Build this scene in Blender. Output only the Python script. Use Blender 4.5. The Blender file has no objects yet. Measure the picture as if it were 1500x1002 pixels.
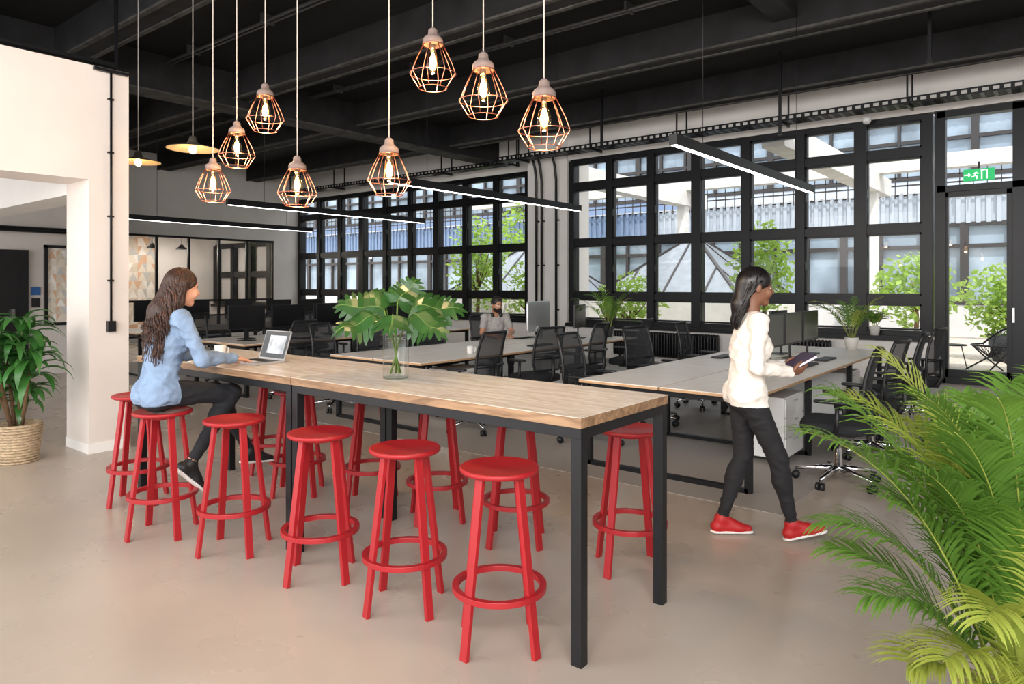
import bpy, math, random
import numpy as np
from mathutils import Vector, Matrix, noise as mnoise
random.seed(7); rng=np.random.RandomState(5)
V=Vector
# ------------------------------------------------------------------ materials
MC={}
def mat(name,col,rough=.5,metal=0,var=0.06,scale=6,bump=0,emit=0,trans=None,coat=0,stretch=None,spec=None,sss=0,alpha=1):
    if name in MC: return MC[name]
    m=bpy.data.materials.new(name); m.use_nodes=True; n=m.node_tree.nodes; l=m.node_tree.links
    b=n['Principled BSDF']; b.inputs['Roughness'].default_value=rough; b.inputs['Metallic'].default_value=metal
    if spec is not None: b.inputs['Specular IOR Level'].default_value=spec
    if coat: b.inputs['Coat Weight'].default_value=coat
    tc=n.new('ShaderNodeTexCoord'); mp=n.new('ShaderNodeMapping'); l.new(tc.outputs['Object'],mp.inputs[0])
    if stretch: mp.inputs['Scale'].default_value=stretch
    nz=n.new('ShaderNodeTexNoise'); nz.inputs['Scale'].default_value=scale; nz.inputs['Detail'].default_value=5; l.new(mp.outputs[0],nz.inputs[0])
    cr=n.new('ShaderNodeMapRange'); cr.inputs[1].default_value=.3; cr.inputs[2].default_value=.7
    cr.inputs[3].default_value=1-var; cr.inputs[4].default_value=1+var; l.new(nz.outputs[0],cr.inputs[0])
    mx=n.new('ShaderNodeVectorMath'); mx.operation='SCALE'; mx.inputs[0].default_value=col[:3]; l.new(cr.outputs[0],mx.inputs['Scale'])
    l.new(mx.outputs[0],b.inputs['Base Color'])
    if emit:
        l.new(mx.outputs[0],b.inputs['Emission Color']); b.inputs['Emission Strength'].default_value=emit
    if bump:
        bp=n.new('ShaderNodeBump'); bp.inputs['Strength'].default_value=bump; bp.inputs['Distance'].default_value=.02
        l.new(nz.outputs[0],bp.inputs['Height']); l.new(bp.outputs[0],b.inputs['Normal'])
    if alpha<1: b.inputs['Alpha'].default_value=alpha
    if trans:
        t=n.new('ShaderNodeBsdfTranslucent'); t.inputs[0].default_value=(*[min(1,c*1.6) for c in col[:3]],1)
        ms=n.new('ShaderNodeMixShader'); ms.inputs[0].default_value=trans; o=n['Material Output']
        l.new(b.outputs[0],ms.inputs[1]); l.new(t.outputs[0],ms.inputs[2]); l.new(ms.outputs[0],o.inputs[0])
    MC[name]=m; return m
def s2l(r,g,b):
    f=lambda c:(c/255/12.92) if c<=10 else ((c/255+.055)/1.055)**2.4
    return (f(r),f(g),f(b))
def glassmat(name,tint=(1,1,1),refl=.03,edge=.45):
    m=bpy.data.materials.new(name); m.use_nodes=True; n=m.node_tree.nodes; l=m.node_tree.links
    n.remove(n['Principled BSDF']); t=n.new('ShaderNodeBsdfTransparent'); t.inputs[0].default_value=(*tint,1)
    g=n.new('ShaderNodeBsdfGlossy'); g.inputs['Roughness'].default_value=.02
    lw=n.new('ShaderNodeLayerWeight'); lw.inputs[0].default_value=.5
    pw=n.new('ShaderNodeMath'); pw.operation='POWER'; pw.inputs[1].default_value=3; l.new(lw.outputs['Facing'],pw.inputs[0])
    ad=n.new('ShaderNodeMath'); ad.operation='MULTIPLY_ADD'; ad.inputs[1].default_value=edge; ad.inputs[2].default_value=refl
    l.new(pw.outputs[0],ad.inputs[0])
    ms=n.new('ShaderNodeMixShader'); l.new(ad.outputs[0],ms.inputs[0]); l.new(t.outputs[0],ms.inputs[1]); l.new(g.outputs[0],ms.inputs[2])
    l.new(ms.outputs[0],n['Material Output'].inputs[0]); return m
M_wall=mat('plaster_white',s2l(238,234,230),.75,var=.025,scale=2.5,bump=.04)
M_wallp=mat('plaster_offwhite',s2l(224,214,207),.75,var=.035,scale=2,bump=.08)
M_black=mat('black_steel',s2l(24,25,28),.38,.3,var=.15,scale=8,bump=.02)
M_blackp=mat('black_plastic',s2l(20,21,24),.45,var=.15)
M_ceil=mat('black_ceiling_paint',s2l(10,11,13),.85,var=.35,scale=2,bump=.15)
M_beam=mat('dark_concrete_beam',s2l(30,30,32),.85,var=.45,scale=3,bump=.3)
M_beamu=mat('beam_edge_concrete',s2l(72,70,68),.85,var=.5,scale=4,bump=.5)
M_duct=mat('grey_conduit',s2l(84,85,88),.5,.4,var=.1)
M_red=mat('red_powder_coat',s2l(160,26,33),.4,var=.05,scale=4)
M_chrome=mat('chrome',(.75,.75,.77),.15,1,var=.03)
M_alu=mat('brushed_aluminium',(.62,.63,.65),.35,.8,var=.03)
M_copper=mat('copper_wire',s2l(205,135,112),.3,1,var=.08)
M_cord=mat('lamp_cord',s2l(190,184,176),.7)
M_capc=mat('lamp_cap_concrete',s2l(128,110,103),.7,var=.2,scale=25)
M_shade=mat('enamel_shade',s2l(70,66,60),.4)
M_shadein=mat('enamel_shade_inner',s2l(215,195,160),.4)
M_white=mat('white_plastic',s2l(232,232,230),.4)
M_mesh=mat('chair_mesh_fabric',s2l(38,40,44),.8,var=.3,scale=60,alpha=.82)
M_fabric=mat('chair_seat_fabric',s2l(28,29,33),.9,var=.25,scale=50,bump=.2)
M_screen=mat('dark_screen',s2l(14,15,18),.25)
M_glass=glassmat('window_glass',(.87,.88,.89),.02,.25)
M_vglass=glassmat('vase_glass',(.93,.96,.95),.04,.55)
M_soil=mat('soil',s2l(50,38,28),.95,var=.4,scale=40,bump=.5)
M_stem=mat('green_stem',s2l(90,115,50),.5,var=.15)
M_mon=mat('monstera_leaf',s2l(46,84,38),.3,var=.25,scale=7,trans=.2)
M_palm=mat('palm_leaf',s2l(96,134,54),.38,var=.35,scale=3,trans=.33)
M_palm2=mat('palm_leaf_yellow',s2l(156,168,78),.38,var=.25,scale=3,trans=.38)
M_cane=mat('palm_cane',s2l(138,146,66),.5,var=.25,scale=10)
M_drac=mat('dracaena_leaf',s2l(62,114,52),.35,var=.25,scale=6,trans=.22)
M_bark=mat('bark',s2l(110,85,60),.9,var=.25,scale=20,bump=.4)
M_tree=mat('tree_leaf',s2l(146,174,80),.5,var=.35,scale=3,trans=.4)
M_conc=mat('light_concrete',s2l(208,206,202),.85,var=.08,scale=3,bump=.1)
M_ppl=mat('white_pot',s2l(225,222,216),.45)
M_dpot=mat('dark_pot',s2l(45,46,50),.5)
M_corr=mat('corrugated_panel',s2l(170,180,192),.5,var=.04)
M_corrb=mat('corrugated_panel_blue',s2l(108,128,158),.5,var=.05)
M_paint=mat('facade_paint',s2l(200,200,200),.8,var=.05,scale=1)
M_brn=mat('facade_window_frame',s2l(48,44,44),.5)
M_blind=mat('facade_glass',s2l(136,152,166),.12,var=.5,scale=.6)
M_roofg=mat('skylight_glass_panel',s2l(134,142,150),.25,.2,var=.15)
def wood_mat(name,c1,c2,rough,sc=(1.2,9,9),plank=None):
    m=bpy.data.materials.new(name); m.use_nodes=True; n=m.node_tree.nodes; l=m.node_tree.links
    b=n['Principled BSDF']; b.inputs['Roughness'].default_value=rough
    tc=n.new('ShaderNodeTexCoord'); mp=n.new('ShaderNodeMapping'); mp.inputs['Scale'].default_value=sc; l.new(tc.outputs['Object'],mp.inputs[0])
    nz=n.new('ShaderNodeTexNoise'); nz.inputs['Scale'].default_value=3; nz.inputs['Detail'].default_value=8; nz.inputs['Distortion'].default_value=1.2; l.new(mp.outputs[0],nz.inputs[0])
    r=n.new('ShaderNodeValToRGB'); r.color_ramp.elements[0].position=.32; r.color_ramp.elements[1].position=.68
    r.color_ramp.elements[0].color=(*c1,1); r.color_ramp.elements[1].color=(*c2,1); l.new(nz.outputs[0],r.inputs[0])
    out=r.outputs[0]
    if plank:
        br=n.new('ShaderNodeTexBrick'); br.inputs['Scale'].default_value=1; br.offset=.37
        br.inputs['Brick Width'].default_value=plank[0]; br.inputs['Row Height'].default_value=plank[1]; br.inputs['Mortar Size'].default_value=.0018
        br.inputs['Color1'].default_value=(1,1,1,1); br.inputs['Color2'].default_value=(.93,.92,.91,1); br.inputs['Mortar'].default_value=(.66,.6,.55,1)
        l.new(tc.outputs['Object'],br.inputs[0])
        mx=n.new('ShaderNodeMix'); mx.data_type='RGBA'; mx.blend_type='MULTIPLY'; mx.inputs[0].default_value=1
        l.new(out,mx.inputs[6]); l.new(br.outputs[0],mx.inputs[7]); out=mx.outputs[2]
    l.new(out,b.inputs['Base Color'])
    bp=n.new('ShaderNodeBump'); bp.inputs['Strength'].default_value=.08; bp.inputs['Distance'].default_value=.01; l.new(nz.outputs[0],bp.inputs['Height']); l.new(bp.outputs[0],b.inputs['Normal'])
    return m
M_wood=wood_mat('tabletop_wood',s2l(200,184,166),s2l(228,217,203),.25,plank=(2.4,.128))
M_edge=wood_mat('tabletop_edge_wood',s2l(112,84,60),s2l(164,130,98),.5)
M_desk=wood_mat('desk_laminate',s2l(230,222,212),s2l(242,236,228),.35)
M_deskedge=wood_mat('desk_ply_edge',s2l(180,140,100),s2l(212,176,138),.5)
M_deck=wood_mat('deck_wood',s2l(172,160,146),s2l(202,194,184),.7,sc=(9,1.2,9),plank=(3,.14))
def floor_mat():
    m=bpy.data.materials.new('polished_screed'); m.use_nodes=True; n=m.node_tree.nodes; l=m.node_tree.links
    b=n['Principled BSDF']; tc=n.new('ShaderNodeTexCoord')
    a=n.new('ShaderNodeTexNoise'); a.inputs['Scale'].default_value=.8; a.inputs['Detail'].default_value=4; a.inputs['Roughness'].default_value=.5
    l.new(tc.outputs['Object'],a.inputs[0])
    r=n.new('ShaderNodeValToRGB'); e=r.color_ramp.elements; e[0].position=.2; e[1].position=.8
    e[0].color=(*s2l(166,152,139),1); e[1].color=(*s2l(190,177,164),1); l.new(a.outputs[0],r.inputs[0]); l.new(r.outputs[0],b.inputs['Base Color'])
    c=n.new('ShaderNodeTexNoise'); c.inputs['Scale'].default_value=2; c.inputs['Detail'].default_value=3; l.new(tc.outputs['Object'],c.inputs[0])
    mr=n.new('ShaderNodeMapRange'); mr.inputs[3].default_value=.24; mr.inputs[4].default_value=.32; l.new(c.outputs[0],mr.inputs[0]); l.new(mr.outputs[0],b.inputs['Roughness'])
    return m
M_floor=floor_mat()
M_carpet=mat('grey_carpet_tile',s2l(160,154,148),.55,var=.05,scale=30,bump=.06)
# ------------------------------------------------------------------ mesh builder
class MB:
    def __init__(s): s.v=[];s.f=[];s.mi=[];s.sm=[];s.mats=[]
    def m(s,mt):
        if mt not in s.mats: s.mats.append(mt)
        return s.mats.index(mt)
    def add(s,vs,fs,mt,smooth=False,M=None):
        o=len(s.v); k=s.m(mt)
        if M is not None: vs=[tuple(M@V(p)) for p in vs]
        s.v+= [tuple(p) for p in vs]
        for f in fs: s.f.append([i+o for i in f]); s.mi.append(k); s.sm.append(smooth)
    def box(s,c,d,mt,M=None,rz=0):
        x,y,z=[a/2 for a in d]; vs=[]
        R=Matrix.Rotation(rz,3,'Z')
        for a in(-x,x):
            for b in(-y,y):
                for e in(-z,z): vs.append(tuple(V(c)+R@V((a,b,e))))
        s.add(vs,[(0,1,3,2),(4,6,7,5),(0,4,5,1),(2,3,7,6),(0,2,6,4),(1,5,7,3)],mt,M=M)
    def bb(s,x0,x1,y0,y1,z0,z1,mt): s.box(((x0+x1)/2,(y0+y1)/2,(z0+z1)/2),(x1-x0,y1-y0,z1-z0),mt)
    def bar(s,p0,p1,w,h,mt,up=(0,0,1)):
        p0=V(p0);p1=V(p1);t=(p1-p0).normalized();u=V(up)
        if abs(t.dot(u))>.98:u=V((1,0,0))
        a=t.cross(u).normalized()*w/2;b=a.cross(t).normalized()*h/2
        vs=[p+i*a+j*b for p in(p0,p1) for i,j in((-1,-1),(1,-1),(1,1),(-1,1))]
        s.add(vs,[(3,2,1,0),(4,5,6,7),(0,1,5,4),(1,2,6,5),(2,3,7,6),(3,0,4,7)],mt)
    def tube(s,pts,r,mt,seg=8,closed=False,flat=None):
        P=[V(p) for p in pts]; n=len(P)
        if not hasattr(r,'__len__'): r=[r]*n
        tang=[]
        for i in range(n):
            a=P[(i-1)%n] if (closed or i>0) else P[i]; b=P[(i+1)%n] if (closed or i<n-1) else P[i]
            tang.append((b-a).normalized())
        u=V((0,0,1)) if abs(tang[0].z)<.9 else V((1,0,0)); nrm=tang[0].cross(u).normalized()
        vs=[]
        for i in range(n):
            nrm=(nrm-tang[i]*nrm.dot(tang[i])).normalized(); bn=tang[i].cross(nrm)
            for k in range(seg):
                an=2*math.pi*k/seg; vs.append(P[i]+nrm*math.cos(an)*r[i]+bn*math.sin(an)*r[i])
        fs=[]
        for i in range(n if closed else n-1):
            j=(i+1)%n
            for k in range(seg): fs.append((i*seg+k,i*seg+(k+1)%seg,j*seg+(k+1)%seg,j*seg+k))
        if not closed: fs.append(tuple(range(seg))[::-1]); fs.append(tuple((n-1)*seg+k for k in range(seg)))
        s.add(vs,fs,mt,True)
    def ring(s,c,R,r,mt,seg=40,ts=6):
        s.tube([(c[0]+R*math.cos(2*math.pi*i/seg),c[1]+R*math.sin(2*math.pi*i/seg),c[2]) for i in range(seg)],r,mt,ts,True)
    def lathe(s,prof,mt,seg=28,c=(0,0,0),smooth=True):
        vs=[];fs=[];n=len(prof)
        for r,z in prof:
            for k in range(seg):
                a=2*math.pi*k/seg; vs.append((c[0]+r*math.cos(a),c[1]+r*math.sin(a),c[2]+z))
        for i in range(n-1):
            for k in range(seg): fs.append((i*seg+k,i*seg+(k+1)%seg,(i+1)*seg+(k+1)%seg,(i+1)*seg+k))
        s.add(vs,fs,mt,smooth)
    def rbox(s,c,d,mt,e=.35,nu=24,nv=14,M=None):
        def sp(x,p): return math.copysign(abs(x)**p,x)
        vs=[];fs=[]
        for i in range(nv+1):
            ph=-math.pi/2+math.pi*i/nv
            for k in range(nu):
                th=2*math.pi*k/nu
                vs.append((c[0]+d[0]/2*sp(math.cos(ph),e)*sp(math.cos(th),e),c[1]+d[1]/2*sp(math.cos(ph),e)*sp(math.sin(th),e),c[2]+d[2]/2*sp(math.sin(ph),e)))
        for i in range(nv):
            for k in range(nu): fs.append((i*nu+k,i*nu+(k+1)%nu,(i+1)*nu+(k+1)%nu,(i+1)*nu+k))
        s.add(vs,fs,mt,True,M)
    def mesh(s,name):
        me=bpy.data.meshes.new(name); me.from_pydata([tuple(p) for p in s.v],[],s.f)
        for m_ in s.mats: me.materials.append(m_)
        me.polygons.foreach_set('material_index',s.mi); me.polygons.foreach_set('use_smooth',s.sm); me.update(); return me
    def obj(s,name,loc=(0,0,0),rz=0,bevel=0,parent=None):
        return place(s.mesh(name),name,loc,rz,bevel,parent)
def place(me,name,loc=(0,0,0),rz=0,bevel=0,parent=None):
    o=bpy.data.objects.new(name,me); bpy.context.scene.collection.objects.link(o); o.location=loc; o.rotation_euler=(0,0,rz)
    if bevel:
        b=o.modifiers.new('bevel','BEVEL'); b.width=bevel; b.segments=2; b.limit_method='ANGLE'; b.angle_limit=.7
    if parent: o.parent=parent
    return o
def empty(name,loc=(0,0,0)):
    o=bpy.data.objects.new(name,None); bpy.context.scene.collection.objects.link(o); o.location=loc; o.empty_display_size=.2; return o
# ------------------------------------------------------------------ room shell
b=MB(); b.bb(-24,6,-3,13.2,-.2,0,M_floor); b.obj('floor')
b=MB(); b.bb(-14.8,-1.55,4.85,12.7,0,.004,M_carpet); b.obj('carpet')
WX0,WX1,WY=-8.76,-1.70,13.0
b=MB(); b.bb(-24,6,-2,14,5.2,5.35,M_ceil); b.obj('ceiling')
for i,y in enumerate([1.2,3.9,6.6,9.25,11.95]):
    b=MB(); b.bb(-19.9,6,y-.17,y+.17,4.76,5.2,M_beam); b.bb(-19.9,6,y-.175,y-.11,4.745,4.775,M_beamu); b.bb(-19.9,6,y+.11,y+.175,4.745,4.775,M_beamu); b.obj('ceiling_beam')
b=MB(); b.bb(-11.75,-11.3,-2,13.6,4.62,5.2,M_beam); b.bb(-11.76,-11.29,-2,13.6,4.6,4.63,M_beamu); b.obj('ceiling_girder')
b=MB(); b.bb(-3.0,-2.7,-2,9.25,4.9,5.2,M_beam); b.obj('ceiling_girder')
for y in(5.3,8.0):
    b=MB(); b.tube([(-19.5,y,5.1),(5.5,y,5.1)],.025,M_duct,8); b.tube([(-19.5,y+.09,5.1),(5.5,y+.09,5.1)],.016,M_duct,8)
    for i in range(12): b.box((-18.5+i*2,y+.04,5.14),(.04,.2,.12),M_duct)
    b.obj('ceiling_conduit')
b=MB()
b.bb(-8.85,6,13.0,13.25,4.33,5.2,M_wall)
b.bb(-8.85,-1.76,12.98,13.25,0,.66,M_wall)
b.bb(.48,6,13.0,13.25,0,4.33,M_wall)
b.bb(-19.9,-10.3,13.6,13.85,4.33,5.2,M_wall)
b.bb(-19.9,-10.3,13.6,13.85,0,.66,M_wall)
b.bb(-9.9,-8.8,12.95,13.85,0,5.2,M_wall)
b.bb(-10.35,-9.9,13.55,13.85,0,5.2,M_wall)
b.obj('wall_back')
def window(name,x0,x1,n,y,zs,door=False):
    b=MB(); w=(x1-x0)/n; z0,z1=zs[0],zs[-1]
    for i in range(n+1):
        x=x0+i*w; t=.075 if i%3 else .1
        b.bb(x-t,x+t,y-.09,y+.12,z0,z1,M_black)
    for j,z in enumerate(zs):
        t=.07 if 0<j<len(zs)-1 else .06
        b.bb(x0,x1,y-.07,y+.1,z-t,z+t,M_black)
    for i in range(n):
        for j in range(len(zs)-1):
            a,c=x0+i*w+.075,x0+(i+1)*w-.075; e,f=zs[j]+.07,zs[j+1]-.07; t=.032
            for q in((a,a+t,e,f),(c-t,c,e,f)): b.bb(q[0],q[1],y-.04,y+.06,q[2],q[3],M_black)
            for q in((a,c,e,e+t),(a,c,f-t,f)): b.bb(q[0],q[1],y-.04,y+.06,q[2],q[3],M_black)
            if j in(1,2): b.box((a+.02,y-.07,(e+f)/2),(.025,.05,.14),M_black)
    b.add([(x0,y+.02,z0),(x1,y+.02,z0),(x1,y+.02,z1),(x0,y+.02,z1)],[(0,1,2,3)],M_glass)
    b.bb(x0-.05,x1+.05,y-.22,y+.0,z0-.1,z0-.02,M_black)
    return b.obj(name)
window('window_1',WX0,-1.86,7,13.1,[.74,1.31,2.48,3.72,4.3])
window('window_2',-19.85,-10.4,9,13.7,[.74,1.31,2.48,3.72,4.3])
b=MB()
for x in(-1.68,-.66,.4): b.bb(x-.075,x+.075,13.0,13.2,0,4.33,M_black)
for z in(.05,3.08,4.26): b.bb(-1.72,.4,13.0,13.2,z-.05,z+.05,M_black)
for x0 in(-1.64,-.58):
    for q in((x0,x0+.07),(x0+.83,x0+.9)): b.bb(q[0],q[1],13.04,13.16,.1,3.02,M_black)
    b.bb(x0,x0+.9,13.04,13.16,.1,.22,M_black); b.bb(x0,x0+.9,13.04,13.16,2.95,3.03,M_black)
b.box((-.72,12.96,1.1),(.03,.05,.22),M_alu)
b.add([(-1.72,13.1,0),(.4,13.1,0),(.4,13.1,4.3),(-1.72,13.1,4.3)],[(0,1,2,3)],M_glass)
b.obj('door_1')
b=MB()
b.bb(-7.62,-7.09,2.62,2.97,0,3.59,M_wallp)
b.bb(-7.62,-7.09,-2.5,2.62,2.53,3.59,M_wallp)
b.bb(-12,-7.62,2.62,2.97,2.43,3.59,M_wall)
b.obj('wall_left')
b=MB(); b.bb(-7.09,-7.08,2.61,2.98,0,.09,M_wall); b.bb(-7.62,-7.09,2.61,2.62,0,.09,M_wall); b.obj('baseboard_left')
M_grey=mat('lobby_wall',s2l(205,199,194),.8,var=.03)
b=MB(); b.bb(-14.3,-14,-3,5.2,0,5.2,M_grey); b.bb(-19.9,-14,5.1,5.3,0,5.2,M_grey); b.obj('wall_lobby')
b=MB(); b.bb(-14,-7.7,-3,2.6,3.3,3.4,M_ceil); b.obj('ceiling_lobby')
b=MB(); b.bb(-13.99,-13.93,2.9,4.2,0,2.15,M_black)
for y in(2.95,3.55,4.15): b.bb(-13.93,-13.9,y-.05,y+.05,0,2.15,M_black)
b.bb(-13.93,-13.88,3.95,4.0,.95,1.15,M_chrome); b.obj('door_2')
pc=[mat('tri_beige',s2l(226,216,202),.8),mat('tri_orange',s2l(216,178,148),.8),mat('tri_grey',s2l(194,194,192),.8),mat('tri_white',s2l(238,233,226),.8),mat('tri_sand',s2l(212,200,184),.8)]
def tri_wall(b,x,y0,y1,z0,z1,s=.28):
    y=y0
    while y<y1-.01:
        z=z0
        while z<z1-.01:
            h=min(s,z1-z); w=min(s,y1-y)
            A=(x,y,z);B=(x,y+w,z);C=(x,y+w,z+h);D=(x,y,z+h);E=(x,y+w/2,z+h)
            b.add([A,B,E],[(0,1,2)],random.choice(pc)); b.add([A,E,D],[(0,1,2)],random.choice(pc)); b.add([B,C,E],[(0,1,2)],random.choice(pc)); z+=s
        y+=s
b=MB(); tri_wall(b,-13.97,4.5,5.06,.9,2.2,.14)
for q in((4.45,4.5,.85,2.25),(4.45,5.08,2.2,2.25),(4.45,5.08,.85,.9)): b.bb(-13.99,-13.93,q[0],q[1],q[2],q[3],M_black)
b.obj('patterned_wall_panel')
b=MB(); M_blue=mat('sign_blue',s2l(40,90,150),.5); b.box((-13.985,4.33,1.45),(.02,.14,.14),M_blue); b.box((-13.985,4.33,1.25),(.02,.12,.16),M_blackp); b.obj('wall_sign')
b=MB()
b.bb(-20.1,-19.9,5.2,8.2,0,5.2,M_wall); b.bb(-20.1,-19.9,8.2,12.75,2.95,5.2,M_wall); b.bb(-20.1,-19.9,12.75,13.9,0,5.2,M_wall); b.bb(-20.1,-19.9,8.2,12.75,0,.1,M_wall)
b.bb(-24,-20.1,8.0,8.2,0,3.4,M_wall); b.bb(-24,-20.1,12.9,13.0,0,3.4,M_wall); b.bb(-24,-20.1,8,13,3.3,3.4,M_wall)
b.obj('wall_far')
b=MB(); tri_wall(b,-23.6,8.2,10.72,0,3.3,.28); b.bb(-23.9,-23.62,8.2,12.9,0,3.3,M_wall); b.obj('wall_meeting_room')
window('window_4',-23.5,-20.2,3,12.8,[.9,1.9,2.9])
b=MB()
for i in range(6):
    y=8.2+i*.91; b.bb(-20.03,-19.95,y-.03,y+.03,.1,2.95,M_black)
for z in(.13,1.1,2.92): b.bb(-20.03,-19.95,8.2,12.75,z-.03,z+.03,M_black)
b.add([(-19.99,8.2,.1),(-19.99,12.75,.1),(-19.99,12.75,2.95),(-19.99,8.2,2.95)],[(0,1,2,3)],M_glass); b.obj('window_3')
b=MB(); b.bb(5,5.2,4,13.0,0,5.2,M_wall); b.obj('wall_right')
# ------------------------------------------------------------------ bar table
def table():
    b=MB()
    for x0,x1 in((-3.568,-1.56),(-5.58,-3.576)):
        b.bb(x0,x1,2.395,3.175,.975,1.016,M_edge); b.bb(x0+.001,x1-.001,2.396,3.174,1.0162,1.0195,M_wood)
        b.bb(x0+.003,x1-.003,2.40,2.445,.93,.975,M_black); b.bb(x0+.003,x1-.003,3.125,3.17,.93,.975,M_black)
        for xx in(x0+.003,x1-.053):
            b.bb(xx,xx+.05,2.445,3.125,.93,.975,M_black)
            for yy in(2.40,3.12): b.bb(xx,xx+.05,yy,yy+.05,0,.93,M_black)
    return b.obj('bar_table',bevel=.003)
table()
# ------------------------------------------------------------------ stool
b=MB()
b.lathe([(0,.742),(.13,.742),(.165,.746),(.174,.756),(.174,.766),(.168,.771),(.15,.766),(0,.760)],M_red,40)
b.lathe([(0,.72),(.07,.72),(.075,.742)],M_red,24)
for k in range(4):
    a=math.pi/4+k*math.pi/2; d=V((math.cos(a),math.sin(a),0))
    b.bar(d*.115+V((0,0,.745)),d*.212,.020,.040,M_red,up=d.cross(V((0,0,1))))
    b.bar(d*.02+V((0,0,.735)),d*.125+V((0,0,.735)),.035,.014,M_red)
b.lathe([(.178,.237),(.206,.237),(.206,.262),(.178,.262),(.178,.237)],M_red,48,smooth=False)
stool=b.mesh('bar_stool')
for x,y,a in [(-1.96,2.36,.72),(-2.55,2.35,.6),(-3.17,2.31,.8),(-3.88,2.22,.66),(-4.48,2.08,.75),(-5.28,2.28,.9),
              (-1.92,3.44,.7),(-2.66,3.36,.6),(-3.33,3.36,.9),(-3.95,3.32,.7),(-4.56,3.12,.75),(-5.25,3.36,.8)]:
    place(stool,'bar_stool',(x,y,0),a,.002)
# ------------------------------------------------------------------ pendants
M_bulb=glassmat('bulb_glass',(1,.88,.62),.04,.4)
M_fil=mat('glowing_filament',(1,.66,.3),.5,emit=70,var=0)
M_glow=mat('bulb_core_glow',(1,.66,.3),.5,emit=14,var=0)
def pend_mesh(zt):
    b=MB()
    b.tube([(0,0,0),(0,0,5.2-zt)],.0035,M_cord,6)
    b.lathe([(0,5.2-zt),(.045,5.2-zt),(.045,5.17-zt),(0,5.17-zt)],M_black,16)
    b.lathe([(0,.008),(.012,.008),(.02,0),(.025,-.004),(.027,-.028),(.033,-.036),(.048,-.046),(.056,-.058),(.057,-.084),(.05,-.087),(0,-.083)],M_capc)
    R=[(.055,-.084),(.082,-.135),(.108,-.19),(.127,-.245),(.078,-.325)]
    b.ring((0,0,-.245),.127,.0026,M_copper,36); b.ring((0,0,-.325),.078,.0026,M_copper,30)
    b.ring((0,0,-.086),.057,.003,M_copper,30)
    for k in range(8):
        a=2*math.pi*k/8; c,s=math.cos(a),math.sin(a)
        b.tube([(r*c,r*s,z) for r,z in R],.0025,M_copper,6)
    b.lathe([(.014,-.10),(.016,-.125),(.032,-.165),(.036,-.2),(.028,-.235),(.008,-.25),(0,-.251)],M_bulb,20)
    b.tube([(.0,0,-.08),(0,0,-.128)],.014,M_chrome,10)
    for k in range(5):
        a=2*math.pi*k/5; b.tube([(.006*math.cos(a),.006*math.sin(a),-.135),(.016*math.cos(a+.4),.016*math.sin(a+.4),-.175),(.006*math.cos(a),.006*math.sin(a),-.22)],.0018,M_fil,5)
    b.lathe([(.001,-.135),(.016,-.155),(.021,-.185),(.016,-.215),(.001,-.23)],M_glow,12)
    return b
def lamp(loc,e,col=(1,.6,.28),r=.03):
    L=bpy.data.lights.new('bulb_light','POINT'); L.energy=e; L.color=col; L.shadow_soft_size=r
    o=bpy.data.objects.new('bulb_light',L); bpy.context.scene.collection.objects.link(o); o.location=loc; return o
for x,z in [(-2.77,2.97),(-2.40,2.76),(-2.01,2.55),(-3.13,2.41),(-4.04,2.41),(-4.42,2.96),(-4.79,2.75),(-5.13,2.52)]:
    o=pend_mesh(z).obj('cage_pendant_lamp',(x,2.76,z),rz=random.random())
    l=lamp((0,0,-.275),12,(1,.66,.36)); l.parent=o
for x,y,z in [(-6.6,3.35,2.95),(-8.35,3.6,3.05)]:
    b=MB(); b.tube([(0,0,0),(0,0,5.2-z)],.004,M_cord,6)
    b.lathe([(0,.03),(.03,.03),(.045,-.02),(.06,-.04),(.235,-.085),(.24,-.09)],M_shade,40)
    b.lathe([(0,-.04),(.06,-.046),(.235,-.091)],M_shadein,40)
    b.rbox((0,0,-.095),(.07,.07,.085),M_glow,1); o=b.obj('enamel_pendant_lamp',(x,y,z)); l=lamp((0,0,-.2),3); l.parent=o
# ------------------------------------------------------------------ linear lights
M_led=mat('led_diffuser',(1,.98,.95),.5,emit=9,var=0)
for x in(-2.6,-6.1,-9.6,-13.1):
    b=MB(); b.bb(-.035,.035,0,3.95,0,.09,M_black); b.bb(-.025,.025,.02,3.93,-.003,0,M_led)
    for y in(.6,3.3): b.tube([(0,y,.07),(0,y,5.2-2.72)],.003,M_black,5)
    b.obj('linear_pendant_light',(x,5.38,2.72))
# ------------------------------------------------------------------ desks
def desk_row(name,x0,x1,y0,n,L=1.55):
    b=MB(); xm=(x0+x1)/2
    for i in range(n):
        for a,c in((x0,xm-.01),(xm+.01,x1)):
            b.bb(a,c,y0+i*L+.004,y0+(i+1)*L-.004,.715,.735,M_deskedge); b.bb(a+.001,c-.001,y0+i*L+.005,y0+(i+1)*L-.005,.735,.741,M_desk)
    for i in range(n+1):
        y=y0+.08+i*(n*L-.16)/n
        for xx in(x0+.06,x1-.06): b.bb(xx-.025,xx+.025,y-.025,y+.025,0.004,.715,M_black)
        b.bb(x0+.06,x1-.06,y-.025,y+.025,0.004,.039,M_black); b.bb(x0+.06,x1-.06,y-.025,y+.025,.67,.715,M_black)
    for xx in(x0+.2,x1-.2): b.bb(xx-.02,xx+.02,y0+.08,y0+n*L-.08,.67,.71,M_black)
    b.bb(xm-.1,xm+.1,y0+.3,y0+n*L-.3,.62,.66,M_black)
    return b.obj(name)
desk_row('desk_bench',-3.36,-1.84,5.12,3); desk_row('desk_bench',-6.84,-5.32,5.12,3); desk_row('desk_bench',-10.35,-8.85,5.2,3); desk_row('desk_bench',-13.85,-12.35,5.3,3)
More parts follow.
